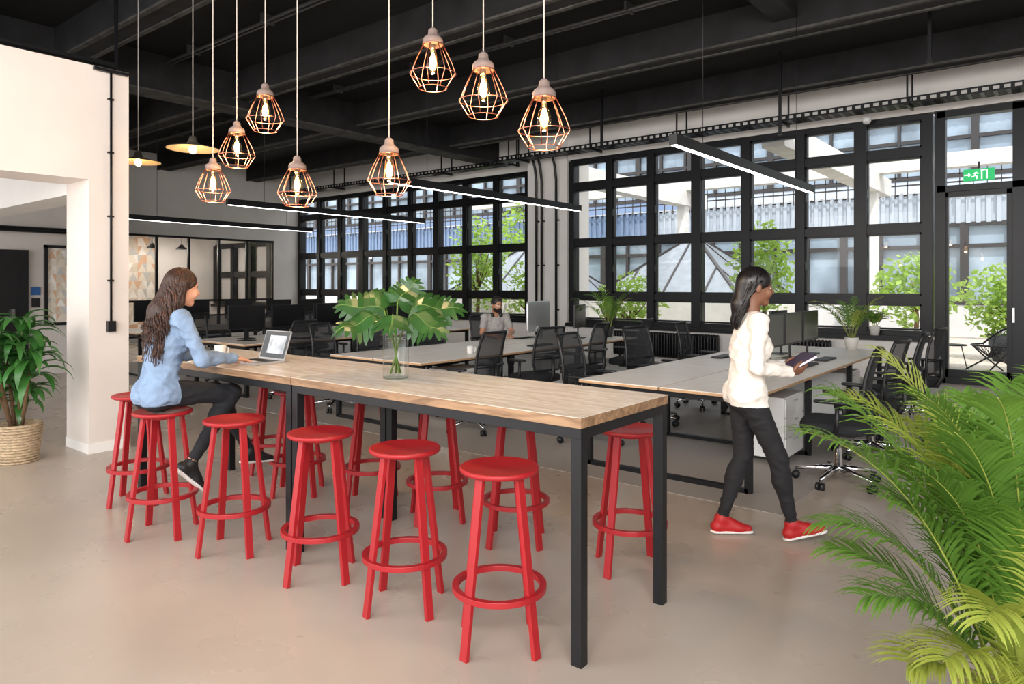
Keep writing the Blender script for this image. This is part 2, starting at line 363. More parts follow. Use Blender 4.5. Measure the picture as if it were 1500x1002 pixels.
def chair_mesh():
    b=MB()
    for k in range(5):
        a=math.pi/2+2*math.pi*k/5; c,s=math.cos(a),math.sin(a)
        b.tube([(.03*c,.03*s,.12),(.17*c,.17*s,.105),(.31*c,.31*s,.085)],[.028,.02,.014],M_chrome,8)
        for o in(-.018,.018):
            t=V((-s,c,0)); p=V((.31*c,.31*s,.032))+t*o
            b.tube([p-t*.009,p+t*.009],.031,M_blackp,14)
        b.tube([(.31*c,.31*s,.035),(.31*c,.31*s,.085)],.01,M_blackp,6)
    b.lathe([(0,.08),(.045,.08),(.045,.14),(.03,.15),(.03,.27),(.018,.28),(.018,.40),(0,.4)],M_chrome,16)
    b.box((0,0,.405),(.2,.26,.04),M_blackp)
    b.rbox((0,.02,.46),(.5,.49,.1),M_fabric,.4)
    def bk(u,v):
        w=.235*(1-.12*v*v)*(1 if v>.12 else .9); x=u*w; z=.56+.5*v
        y=-.235-.03*v+.045*u*u+.018*math.sin(v*3.1)-.05*v*v
        return V((x,y,z))
    nu,nv=10,12; vs=[bk(-1+2*i/nu,j/nv) for j in range(nv+1) for i in range(nu+1)]
    b.add(vs,[(j*(nu+1)+i,j*(nu+1)+i+1,(j+1)*(nu+1)+i+1,(j+1)*(nu+1)+i) for j in range(nv) for i in range(nu)],M_mesh,True)
    loop=[bk(-1+2*i/nu,0) for i in range(nu)]+[bk(1,j/nv) for j in range(nv)]+[bk(1-2*i/nu,1) for i in range(nu)]+[bk(-1,1-j/nv) for j in range(nv)]
    b.tube(loop,.015,M_blackp,7,True)
    b.tube([bk(-1,.3)+V((0,-.02,0)),bk(0,.3)+V((0,-.035,0)),bk(1,.3)+V((0,-.02,0))],.018,M_blackp,7)
    b.tube([(0,-.08,.41),(0,-.24,.42),(0,-.29,.52),(0,-.28,.72)],[.028,.028,.024,.018],M_blackp,8)
    for s in(-1,1):
        b.tube([(s*.1,0,.41),(s*.27,0,.42),(s*.29,-.02,.5),(s*.285,-.02,.66)],.016,M_blackp,7)
        b.rbox((s*.285,.02,.675),(.075,.25,.03),M_blackp,.5)
    return b.mesh('office_chair')
chair=chair_mesh()
pi=math.pi
for y,j in((5.9,.15),(7.0,-.1),(8.05,.1),(9.2,-.1)): place(chair,'office_chair',(-1.45,y,0.004),pi/2+j)
for y,j in((5.9,.1),(7.2,-.2),(8.5,.15)): place(chair,'office_chair',(-3.72,y,0.004),-pi/2+j)
for y,j in((5.6,.1),(6.7,-.15),(7.75,.1),(8.95,.2)): place(chair,'office_chair',(-5.0,y,0.004),pi/2+j)
for y,j in((5.5,.3),(6.2,-.1),(7.3,-.2),(8.45,0)): place(chair,'office_chair',(-7.2,y,0.004),-pi/2+j)
for y,j in((5.7,.2),(6.9,-.1),(8.2,.1)): place(chair,'office_chair',(-8.5,y,0.004),pi/2+j)
for y,j in((6,.2),(7.6,-.1)): place(chair,'office_chair',(-10.7,y,0.004),-pi/2+j)
for y,j in((6,.2),(7.6,-.1)): place(chair,'office_chair',(-12.0,y,0.004),pi/2+j)
def monitor_mesh(w=.58,h=.35,body=M_blackp,stand=M_blackp,z0=.16):
    b=MB(); b.rbox((0,0,.006),(.24,.18,.012),stand,.3); b.bar((0,-.03,0),(0,-.03,z0+.12),.05,.012,stand,up=(0,1,0))
    b.box((0,0,z0+h/2),(w,.028,h),body); b.rbox((0,-.02,z0+h/2),(w*.6,.05,h*.6),body,.4)
    b.box((0,.0146,z0+h/2+.005),(w-.02,.002,h-.03),M_screen); return b.mesh('monitor')
mon=monitor_mesh()
for x,y,r in [(-2.45,7.4,-pi/2),(-2.45,8.05,-pi/2),(-2.45,8.7,-pi/2),(-2.75,7.7,pi/2),(-2.75,8.5,pi/2),
              (-5.95,9.1,-pi/2+.3),(-9.45,5.6,-pi/2),(-9.45,6.3,-pi/2),(-9.45,7.1,-pi/2),(-9.45,7.9,-pi/2),(-9.45,8.7,-pi/2),(-9.8,5.8,pi/2),(-9.8,7.3,pi/2),(-9.8,8.6,pi/2),
              (-12.95,5.8,-pi/2),(-12.95,6.6,-pi/2),(-12.95,7.5,-pi/2),(-12.95,8.4,-pi/2),(-12.95,9.2,-pi/2)]:
    place(mon,'monitor',(x,y,.742),r,.003)
b=MB(); b.rbox((0,0,.006),(.2,.18,.012),M_alu,.3); b.bar((0,-.05,0),(0,-.03,.2),.13,.006,M_alu,up=(0,1,0))
b.rbox((0,0,.34),(.65,.04,.46),M_alu,.12,40,16); b.box((0,.0205,.37),(.61,.002,.34),M_screen); b.obj('desktop_computer',(-6.3,8.5,.742),pi/2+.1)
b=MB(); b.box((0,0,.008),(.42,.13,.012),M_blackp)
for i in range(13):
    for j in range(4): b.box((-.19+i*.0316,-.045+j*.03,.0165),(.026,.024,.005),M_black)
kb=b.mesh('keyboard')
for x,y,r in[(-2.12,7.4,-pi/2),(-2.12,8.1,-pi/2),(-3.1,7.7,pi/2),(-6.58,8.5,pi/2),(-5.6,7.6,-pi/2),(-9.15,6.4,-pi/2),(-9.15,7.8,-pi/2)]: place(kb,'keyboard',(x,y,.742),r)
b=MB(); b.lathe([(0,0),(.032,0),(.036,.01),(.041,.09),(.038,.09),(.033,.012),(0,.01)],M_white,24); b.tube([(.039,0,.075),(.062,0,.07),(.065,0,.045),(.055,0,.025),(.036,0,.02)],.005,M_white,7); cup=b.mesh('coffee_mug')
for p in[(-4.95,2.72,1.0205),(-2.2,6.9,.742),(-5.6,6.2,.742),(-9.1,5.8,.742),(-6.6,9.0,.742)]: place(cup,'coffee_mug',p,random.random()*6)
b=MB(); b.bb(-.2,.2,-.28,.28,.05,.58,M_white)
for i in range(3): b.bb(.2,.212,-.265,.265,.07+i*.17,.225+i*.17,M_white); b.bb(.212,.222,-.06,.06,.19+i*.17,.2+i*.17,M_alu)
for sx in(-.15,.15):
    for sy in(-.2,.2): b.tube([(sx,sy-.012,.026),(sx,sy+.012,.026)],.026,M_blackp,12)
ped=b.mesh('drawer_pedestal')
for x,y in((-2.15,6.45),(-2.15,8.6),(-5.7,6.1),(-5.7,8.3),(-3.05,9.2)): place(ped,'drawer_pedestal',(x,y,0.004),0,.004)
for x0,x1 in((-7.5,-5.2),(-4.9,-3.2)):
    b=MB(); n=int((x1-x0)/.06)
    for i in range(n): b.rbox((x0+i*.06,12.82,.36),(.045,.12,.5),M_black,.4,10,8)
    b.bb(x0,x1-.06,12.78,12.86,.12,.15,M_black); b.bb(x0,x1-.06,12.78,12.86,.56,.59,M_black)
    for xx in(x0+.1,x1-.2): b.bb(xx,xx+.03,12.8,12.84,0,.15,M_black)
    b.obj('radiator')
# ------------------------------------------------------------------ laptop, vase
b=MB(); b.box((0,0,.008),(.31,.215,.014),M_alu); b.box((0,.03,.0155),(.27,.1,.001),M_blackp); b.box((0,-.06,.0155),(.1,.06,.001),M_white)
Ms=Matrix.Translation((0,.108,.012))@Matrix.Rotation(math.radians(-18),4,'X')
b.box((0,0,.105),(.31,.007,.21),M_alu,M=Ms)
M_lap=mat('laptop_display',(.45,.5,.56),.3,emit=.35,var=.4,scale=14)
M_lapt=mat('laptop_display_dark',(.08,.09,.1),.3,emit=.2)
b.box((0,-.0042,.108),(.295,.001,.19),M_lapt,M=Ms); b.box((.02,-.005,.11),(.2,.001,.13),M_lap,M=Ms)
b.obj('laptop',(-4.42,2.70,1.0195),0,.002)
def frame_from(d,nrm):
    y=V(d).normalized(); x=y.cross(V(nrm)).normalized(); z=x.cross(y); return Matrix((x,y,z)).transposed()
def monstera(b,base,d,nrm,L,W,mt):
    R=frame_from(d,nrm); base=V(base)
    def P(x,y): return base+R@V((x,y,-.7*x*x/L-.3*max(0,y)**2/L+.02*math.sin(9*y/L)))
    def w(t): return W*(math.sin(math.pi*min(1,max(0,t))**.62))**.75
    n=7
    for s in(-1,1):
        pts=[(0,0),(s*.35*W,-.12*L),(s*.75*W,-.08*L),(s*.95*W,.08*L),(s*.5*W,.12*L),(0,.09*L)]
        b.add([P(*p) for p in pts],[(0,1,4,5),(1,2,3,4)] if s<0 else [(5,4,1,0),(4,3,2,1)],mt,True)
        for i in range(n):
            t0=.05+.88*i/n; t1=.05+.88*(i+1)/n; sw=.13*L
            wi0=w(t0)*.5; wi1=w(t1)*.5; wm=w((t0+t1)/2+.02); g=.1*(t1-t0)*L
            A=(0,t0*L);B=(0,t1*L);C=(s*wi1,t1*L+sw*.4);D=(s*wi0,t0*L+sw*.4)
            E=(s*wm*.85,t1*L-g+sw*.8);F_=(s*wm*.88,t0*L+g+sw*.75);G=(s*wm*1.05,(t0+t1)/2*L+sw*1.05)
            b.add([P(*p) for p in(A,B,C,D,(s*wi1,t1*L-g*.6+sw*.4),(s*wi0,t0*L+g*.6+sw*.4),E,F_,G)],[(0,1,2,3),(5,4,6,7),(7,6,8)],mt,True)
        b.add([P(*p) for p in((0,.92*L),(s*w(.93)*.6,.97*L),(0,1.1*L))],[(0,1,2)],mt,True)
    b.tube([P(0,t*L/8)+R@V((0,0,.001)) for t in range(9)],.003,M_stem,5)
b=MB(); c=V((-3.05,2.74,1.0195))
b.lathe([(0,.003),(.068,.003),(.073,.008),(.074,.315)],M_vglass,36,c); b.ring(c+V((0,0,.315)),.074,.0018,M_vglass,36); b.ring(c+V((0,0,.006)),.069,.004,M_vglass,36)
M_water=glassmat('water',(.9,.95,.92),.05,.2); b.lathe([(.070,.19),(0,.19)],M_water,30,c)
cr=V((.78,.625,0)); ct=V((.625,-.78,0)); Z=V((0,0,1))
lv=[(-cr*.07+Z*.40,-cr*.9+Z*.18+ct*.1,Z*.5+ct*.8,.27,.14),(cr*.10+Z*.41,cr*.95+Z*.1,Z*.6+ct*.75,.28,.145),(cr*.01+Z*.44,cr*.35+Z*.5-ct*.2,ct*.9+Z*.4,.19,.125),
    (-cr*.09+ct*.05+Z*.36,-cr*.7+ct*.5-Z*.1,Z*.8+ct*.6,.25,.13),(cr*.1+ct*.06+Z*.37,cr*.55+ct*.55-Z*.15,Z*.8+ct*.5-cr*.2,.26,.13),(cr*.09-ct*.08+Z*.40,cr*.6-ct*.6+Z*.1,Z*.8+ct*.5,.28,.13),
    (-cr*.07-ct*.06+Z*.42,-cr*.55-ct*.5+Z*.35,Z*.5+ct*.8,.25,.13),(ct*.08+Z*.36,ct*.8+cr*.05-Z*.12,Z*.9+ct*.3,.2,.12)]
for p,d,nn,L,W in lv:
    b.tube([c+V((p[0]*-.3,p[1]*-.3,.03)),c+V((p[0]*.3,p[1]*.3,.25)),c+p],.0045,M_stem,6)
    monstera(b,c+p,d,nn,L,W,M_mon)
b.obj('vase_with_monstera_leaves')
# ------------------------------------------------------------------ plants
def ribbon(b,pts,ws,side,mt,fold=.0):
    vs=[];n=len(pts)
    for p,w in zip(pts,ws):
        p=V(p); vs+= [p-side*w+V((0,0,fold*w)),p,p+side*w+V((0,0,fold*w))]
    fs=[]
    for i in range(n-1): a=i*3; fs+=[(a,a+1,a+4,a+3),(a+1,a+2,a+5,a+4)]
    b.add(vs,fs,mt,True)
def frond(b,base,az,elev,L,nl,ll,curv,mt,lw=.012,rr=.005):
    d=V((math.cos(az),math.sin(az),0)); pts=[];p=V(base);e=elev;N=20
    for i in range(N+1):
        pts.append(p.copy()); p=p+(d*math.cos(e)+V((0,0,math.sin(e))))*L/N; e-=curv*(i/N)**1.5*2.4/N
    b.tube(pts,[rr*(1-.8*i/N) for i in range(N+1)],M_cane,5)
    for i in range(nl):
        t=.28+.71*i/nl; f=t*N; k=int(f); q=pts[k].lerp(pts[min(N,k+1)],f-k); tg=(pts[min(N,k+1)]-pts[k]).normalized()
        sd=tg.cross(V((0,0,1))).normalized(); upv=sd.cross(tg)
        le=ll*(math.sin(math.pi*(.14+.8*(t-.28)/.72))**.6)*random.uniform(.85,1.1)
        for s in(-1,1):
            dr=(sd*s*.62+tg*.85+upv*random.uniform(.05,.35)).normalized(); pp=[q]
            cur=q.copy(); dd=dr.copy()
            for j in range(4): dd=(dd+V((0,0,-.12*(j+.3)))).normalized(); cur=cur+dd*le/4; pp.append(cur.copy())
            wd=dr.cross(upv).normalized()
            ribbon(b,pp,[lw*.5,lw,lw*.9,lw*.55,.0004],wd,mt,.35)
def areca(name,loc,n,L,ll,seed,pot,nl=26,sc=1,lw=.012,els=(.95,1.45),cv=(1.1,2.1),extra=()):
    random.seed(seed); b=MB(); x,y,z=loc
    ph=.34*sc; pr=.19*sc
    b.lathe([(0,0),(pr*.75,0),(pr,ph*.95),(pr,ph),(pr*.92,ph),(pr*.9,ph*.9),(0,ph*.88)],pot,32,loc)
    b.lathe([(0,ph*.885),(pr*.9,ph*.885)],M_soil,24,loc)
    for i in range(n):
        az=2.4*i+random.uniform(-.3,.3); el=random.uniform(*els); rr=random.uniform(.02,.1)*sc
        frond(b,(x+rr*math.cos(az),y+rr*math.sin(az),z+ph*.88),az,el,L*random.uniform(.7,1.1),nl,ll*random.uniform(.85,1.1),random.uniform(*cv),M_palm if random.random()<.65 else M_palm2,lw,.005 if sc==1 else .003)
    for az,el,l_,cv_ in extra: frond(b,(x+.06*math.cos(az),y+.06*math.sin(az),z+ph*.88),az,el,l_,nl,ll*.85,cv_,M_palm if random.random()<.6 else M_palm2,lw,.005)
    return b.obj(name)
M_wov=mat('woven_basket',s2l(186,164,134),.85,var=.4,scale=30,bump=.6,stretch=(1,1,5))
areca('potted_areca_palm',(-.10,2.54,0),32,1.05,.24,11,M_wov,44,1,.0058,(1.2,1.52),(.8,1.4),
      [(3.9,1.2,1.12,1.25),(3.9,1.0,.62,1.4),(4.4,.9,.58,1.3),(4.9,.85,.55,1.2),(5.4,.85,.6,1.3),(4.1,.75,.46,1.0),(3.3,1.0,.66,1.4),(3.6,1.15,.8,1.6),(4.6,1.1,.75,1.6),(.2,.85,.8,1.3),(1.2,.85,.8,1.2),(5.9,.85,.75,1.2)])
def strap_plant(name,loc,basket,heads,seed,nl=26,L=.36,W=.034,ph=.34,pr=.18):
    random.seed(seed); b=MB(); c=V(loc)
    if basket:
        b.lathe([(0,0),(pr*.8,0),(pr*.95,ph*.5),(pr,ph),(pr*.93,ph),(pr*.9,ph*.88),(0,ph*.86)],M_wov,32,c)
        for i in range(14): b.ring(c+V((0,0,.01+ph*i/14)),pr*(.81+.19*min(1,(i/14)*1.3)),.009,M_wov,32,5)
    b.lathe([(0,ph*.87),(pr*.9,ph*.87)],M_soil,20,c)
    for hx,hy,hz in heads:
        top=c+V((hx,hy,hz)); b.tube([c+V((hx*.2,hy*.2,ph*.8)),c+V((hx*.6,hy*.6,(ph+hz)*.5)),top],[.018,.015,.01],M_bark,8)
        for i in range(nl):
            az=i*2.4+random.uniform(-.2,.2); el=random.uniform(-.1,1.1); d=V((math.cos(az),math.sin(az),0)); p=top+V((0,0,-.2*i/nl+.04)); e=el+.3; pts=[]
            l=L*random.uniform(.75,1.15)
            for j in range(7): pts.append(p.copy()); p=p+(d*math.cos(e)+V((0,0,math.sin(e))))*l/6; e-=.38
            ribbon(b,pts,[W*.3,W*.8,W,W*.95,W*.75,W*.4,.001],d.cross(V((0,0,1))),M_drac,.3)
    return b.obj(name)
strap_plant('potted_dracaena',(-7.28,2.12,0),True,[(0.05,.02,1.16),(-.2,-.05,1.02),(.22,.04,.9),(.02,-.2,.74),(-.1,.05,.62),(.15,-.25,1.05)],3,28,.38,.040)
def small_plant(name,loc,pot,seed,L=.35,n=12):
    return areca(name,loc,n,L,.13,seed,pot,12,.45,.008)
small_plant('potted_palm',(-5.75,9.62,.742),M_dpot,5,.75,16); small_plant('potted_palm',(-2.2,9.6,.742),M_ppl,6,.75,16)
small_plant('potted_plant',(-2.6,12.9,.72),M_ppl,8,.3); 
# ------------------------------------------------------------------ ceiling services
def tray(x0,x1,y0,y1,z0,hang):
    b=MB()
    for yy in(y0,y1):
        b.bb(x0,x1,yy-.006,yy+.006,z0,z0+.025,M_black); b.bb(x0,x1,yy-.006,yy+.006,z0+.075,z0+.1,M_black)
        x=x0
        while x<x1: b.bb(x,x+.05,yy-.006,yy+.006,z0+.025,z0+.075,M_black); x+=.13
    x=x0
    while x<x1: b.bb(x,x+.05,y0,y1,z0,z0+.012,M_black); x+=.16
    for q in np.linspace(y0+.05,y1-.05,5): b.bb(x0,x1,q-.012,q+.012,z0+.001,z0+.011,M_black)
    x=x0+.6
    while x<x1:
        b.bb(x-.02,x+.02,y0-.05,y1+.05,z0-.04,z0,M_black)
        for yy in(y0-.04,y1+.04): b.bb(x-.012,x+.012,yy-.012,yy+.012,z0-.04,5.2,M_black)
        x+=hang
    b.obj('cable_tray')
tray(-10.2,4.8,12.2,12.55,4.34,1.9); tray(-19.8,-10.4,12.9,13.2,4.42,2.2)
b=MB(); b.tube([(-7.06,2.8,3.56),(-7.06,2.8,1.2)],.011,M_black,8); b.box((-7.06,2.8,1.17),(.05,.07,.1),M_black); b.box((-7.06,2.8,3.56),(.04,.3,.03),M_black)
for z in(1.6,2.2,2.8,3.3): b.box((-7.07,2.8,z),(.03,.05,.015),M_black)
b.tube([(-7.2,-2,3.66),(-7.2,2.9,3.66),(-7.2,2.9,5.1)],.03,M_black,8)
b.obj('wall_conduit')
for x in (-9.6,-9.45,-9.05):
    b=MB(); b.tube([(x,12.88,.3),(x,12.88,3.9),(x,12.83,4.2),(x,12.7,4.5)],.03,M_black,10)
    for z in(1,2,3): b.box((x,12.92,z),(.09,.05,.03),M_black)
    b.obj('wall_pipe')
for x,y,zb in((-3.6,11.2,3.9),(-6.9,11.3,4.1),(-1.4,10.0,4.3)):
    b=MB(); b.bb(x-.02,x+.02,y-.02,y+.02,zb,5.2,M_black); b.bb(x-.03,x+.03,y-.03,y+.03,zb,zb+.05,M_black); b.obj('ceiling_bracket')
b=MB(); b.tube([(-13.9,2.2,2.5),(-13.9,5.0,2.5)],.05,M_black,8); b.tube([(-13.9,4.8,2.5),(-13.9,4.8,1.9)],.03,M_black,8); b.obj('lobby_pipe')
b=MB(); b.lathe([(0,0),(.07,0),(.07,-.05),(.055,-.08),(.03,-.1),(0,-.105)],M_white,20); b.obj('security_camera',(-2.7,12.8,4.33))
b=MB(); M_grn=mat('exit_sign_green',s2l(0,150,80),.4,emit=1.2,var=0); M_wsg=mat('exit_sign_white',(1,1,1),.4,emit=1.5,var=0)
b.bb(-.2,.2,-.02,.02,-.09,.09,M_grn); b.bb(-.012,.012,-.01,.01,.09,.2,M_black)
yb=-.0225
b.bb(.03,.045,yb,-.02,-.07,.07,M_wsg); b.bb(.03,.11,yb,-.02,.06,.07,M_wsg); b.bb(.1,.11,yb,-.02,-.07,.07,M_wsg)
b.lathe([(0,-.002),(.013,0),(0,.002)],M_wsg,12,(-.03,yb,.05))
for p,q in(((-.035,.03),(-.05,-.01)),((-.05,-.01),(-.02,-.03)),((-.02,-.03),(-.03,-.065)),((-.05,-.01),(-.08,-.03)),((-.08,-.03),(-.1,-.03)),((-.035,.03),(-.005,.015)),((-.04,.03),(-.07,.015))):
    b.bar((p[0],yb,p[1]),(q[0],yb,q[1]),.012,.004,M_wsg,up=(0,1,0))
b.bar((-.19,yb,0),(-.13,yb,0),.015,.004,M_wsg,up=(0,1,0)); b.add([(-.135,yb-.001,.035),(-.105,yb-.001,0),(-.135,yb-.001,-.035)],[(0,1,2)],M_wsg)
b.obj('exit_sign',(-1.15,12.9,3.25))
for y in(9.0,9.9,10.8):
    b=MB(); b.tube([(0,0,0),(0,0,.5)],.006,M_black,6); b.lathe([(0,.03),(.04,.02),(.09,-.05),(.18,-.13),(.17,-.13),(0,-.02)],M_black,24); o=b.obj('dome_pendant_lamp',(-22,y,2.8)); l=lamp((0,0,-.15),45,(1,.9,.78),.05); l.parent=o
# ------------------------------------------------------------------ outdoors
b=MB(); b.bb(-60,40,13.25,70,-.3,-.03,M_deck); b.obj('courtyard_deck')
b=MB(); Y=25.5
for (x0,x1,cm) in((-50,-13,M_corrb),(-13,22,M_corr)):
    b.bb(x0,x1,Y,Y+.3,-.03,1.0,M_paint); b.bb(x0,x1,Y+.12,Y+.3,1,3.45,M_blind); b.bb(x0,x1,Y,Y+.3,3.45,4.45,cm)
    x=x0
    while x<x1: b.bb(x,x+.12,Y-.06,Y,3.45,4.45,cm); x+=.26
    x=x0; k=0
    while x<x1:
        t=.05 if k%3 else .11; b.bb(x-t,x+t,Y-.03,Y+.14,1,3.45,M_brn); x+=1.15; k+=1
    for z in(1.0,2.75,3.42): b.bb(x0,x1,Y-.02,Y+.14,z-.06,z+.06,M_brn)
    Z_=Y+3
    b.bb(x0,x1,Y,Z_+.3,4.4,4.5,M_paint); b.bb(x0,x1,Z_,Z_+.3,4.5,5.3,cm); b.bb(x0,x1,Z_+.12,Z_+.3,5.3,7.4,M_blind); b.bb(x0,x1,Z_,Z_+.3,7.4,8.4,cm)
    x=x0
    while x<x1: b.bb(x,x+.12,Z_-.06,Z_,7.4,8.4,cm); x+=.26
    x=x0; k=0
    while x<x1:
        t=.05 if k%3 else .11; b.bb(x-t,x+t,Z_-.03,Z_+.14,5.3,7.4,M_brn); x+=1.15; k+=1
    b.bb(x0,x1,Z_-.02,Z_+.14,6.58,6.7,M_brn); b.bb(x0,x1,Z_-.02,Z_+.14,5.25,5.36,M_brn); b.bb(x0,x1,Z_-.02,Z_+.14,7.35,7.46,M_brn)
b.obj('opposite_building')
b=MB()
for z in(4.7,4.95,5.2,5.45): b.bb(-50,22,25.2,25.23,z-.025,z+.025,M_brn)
x=-50
while x<22: b.bb(x,x+.025,25.2,25.23,4.3,5.5,M_brn); x+=.35
b.obj('terrace_railing')
b=MB()
for x in(-10.5,-4.6,1.8): b.bb(x-.22,x+.22,13.9,24,4.25,4.75,M_conc)
b.bb(-20,10,22.3,22.7,4.75,5.15,M_conc)
for x in(-10.5,-4.6,1.8): b.bb(x-.15,x+.15,22.35,22.65,-.03,4.25,M_conc)
b.obj('concrete_pergola')
for cx,cy in((-8.6,19.2),(-14.5,19.2)):
    b=MB(); ap=(cx,cy,3.0); cs=[(cx-2.3,cy-2.3,1.1),(cx+2.3,cy-2.3,1.1),(cx+2.3,cy+2.3,1.1),(cx-2.3,cy+2.3,1.1)]
    b.add(cs+[ap],[(0,1,4),(1,2,4),(2,3,4),(3,0,4)],M_roofg); b.bb(cx-2.35,cx+2.35,cy-2.35,cy+2.35,-.03,1.1,M_conc)
    for q in range(4):
        b.bar(cs[q],ap,.08,.08,M_brn); b.bar(cs[q],cs[(q+1)%4],.08,.08,M_brn)
        for t in(.25,.5,.75): b.bar(V(cs[q]).lerp(V(cs[(q+1)%4]),t),V(ap).lerp((V(cs[q]) if t<.5 else V(cs[(q+1)%4])),.5 if t!=.5 else 0),.05,.05,M_brn)
    b.obj('pyramid_skylight')
def bush(name,c,rad,n,sz,trunk=True):
    b=MB(); c=V(c)
    if trunk: 
        b.tube([(c.x,c.y,-.03),(c.x+.05,c.y,c.z*.5),(c.x,c.y,c.z)],[.07,.05,.03],M_bark,8)
        for k in range(7):
            a=k*.9; b.tube([(c.x,c.y,c.z*.6),(c.x+rad[0]*.5*math.cos(a),c.y+rad[1]*.5*math.sin(a),c.z+rad[2]*.3*math.sin(k))],[.03,.01],M_bark,6)
    for i in range(n):
        u=V((random.gauss(0,1),random.gauss(0,1),random.gauss(0,1))).normalized()*random.random()**.4
        p=c+V((u.x*rad[0],u.y*rad[1],u.z*rad[2])); d=V((random.gauss(0,1),random.gauss(0,1),random.gauss(0,.6))).normalized(); e=d.cross(V((random.random(),random.random(),.5))).normalized()
        s=sz*random.uniform(.6,1.3); b.add([p,p+d*s*.5+e*s*.28,p+d*s,p+d*s*.5-e*s*.28],[(0,1,2,3)],M_tree)
    return b.obj(name)
random.seed(4)
bush('courtyard_tree',(-5.4,15.6,1.9),(.7,.6,1.1),1500,.14); bush('courtyard_tree',(-8.6,15.4,1.1),(.9,.6,.8),1100,.14)
bush('courtyard_tree',(-14,15.8,2.2),(1.1,.5,1.5),1100,.18); bush('courtyard_tree',(-17.5,22.5,3.0),(1.6,1,2),900,.26)
bush('courtyard_shrub',(-1.0,17.8,1.2),(.95,.6,.85),1700,.15,True); bush('courtyard_shrub',(-3.2,20.5,1.4),(1,.6,1.0),900,.2)
bush('courtyard_shrub',(1.0,20,1.3),(1.2,.6,1.1),900,.2); bush('courtyard_tree',(-11.7,15.4,1.3),(.8,.6,1.0),900,.15)
b=MB()
b.lathe([(0,0),(.35,0),(.45,.55),(.4,.55),(0,.5)],M_dpot,24); b.obj('planter',(-1.0,17.8,-.03))
b=MB()
seatp=[(.38*math.cos(a),.36*math.sin(a)-.02,.5+.34*max(0,-math.sin(a))) for a in[2*math.pi*i/24 for i in range(24)]]
b.tube(seatp,.018,M_black,6,True)
for i in range(24): b.tube([seatp[i],(.06*math.cos(2*math.pi*i/24),.08,.28)],.007,M_black,4)
for s in(-1,1):
    b.tube([(s*.3,.25,.5),(s*.2,.05,.27),(s*.33,-.35,0)],.015,M_black,6); b.tube([(s*.3,-.2,.6),(s*.18,0,.27),(s*.33,.38,0)],.015,M_black,6)
wc=b.mesh('wire_lounge_chair'); place(wc,'wire_lounge_chair',(-1.12,15.3,-.03),2.2); place(wc,'wire_lounge_chair',(.6,16.2,-.03),1.2)
b=MB(); b.lathe([(0,.42),(.25,.42),(.25,.44),(0,.44)],M_black,28)
for k in range(3): a=k*2.09; b.tube([(.15*math.cos(a),.15*math.sin(a),.42),(.24*math.cos(a),.24*math.sin(a),0)],.01,M_black,6)
b.obj('garden_side_table',(-1.85,15.9,-.03))
# ------------------------------------------------------------------ people (SDF bodies)
UP=V((0,0,1))
def cap(a,b,r0,r1,lab,k=.02,n=None,s=1): return dict(t=0,a=np.array(a,np.float32),b=np.array(b,np.float32),r0=r0,r1=r1,lab=lab,k=k,n=None if n is None else np.array(V(n).normalized(),np.float32),s=s,neg=False)
def ell(c,r,ax,lab,k=.02,neg=False): return dict(t=1,c=np.array(c,np.float32),r=np.array(r,np.float32),ax=np.array([list(x) for x in ax],np.float32),lab=lab,k=k,neg=neg)
def sd(p,P):
    if p['t']==0:
        q=P-p['a']; ba=p['b']-p['a']
        if p['n'] is not None:
            n=p['n']; q=q+(q@n)[...,None]*n*(1/p['s']-1); ba=ba+(ba@n)*n*(1/p['s']-1)
        t=np.clip((q@ba)/max(1e-9,float(ba@ba)),0,1)
        d=np.linalg.norm(q-t[...,None]*ba,axis=-1)-(p['r0']+(p['r1']-p['r0'])*t)
        return d
    q=(P-p['c'])@p['ax'].T; k0=np.linalg.norm(q/p['r'],axis=-1); k1=np.linalg.norm(q/(p['r']**2),axis=-1)
    return k0*(k0-1)/np.maximum(k1,1e-6)
def bbx(p):
    if p['t']==0:
        r=max(p['r0'],p['r1']); return np.minimum(p['a'],p['b'])-r,np.maximum(p['a'],p['b'])+r
    r=float(max(p['r'])); return p['c']-r,p['c']+r
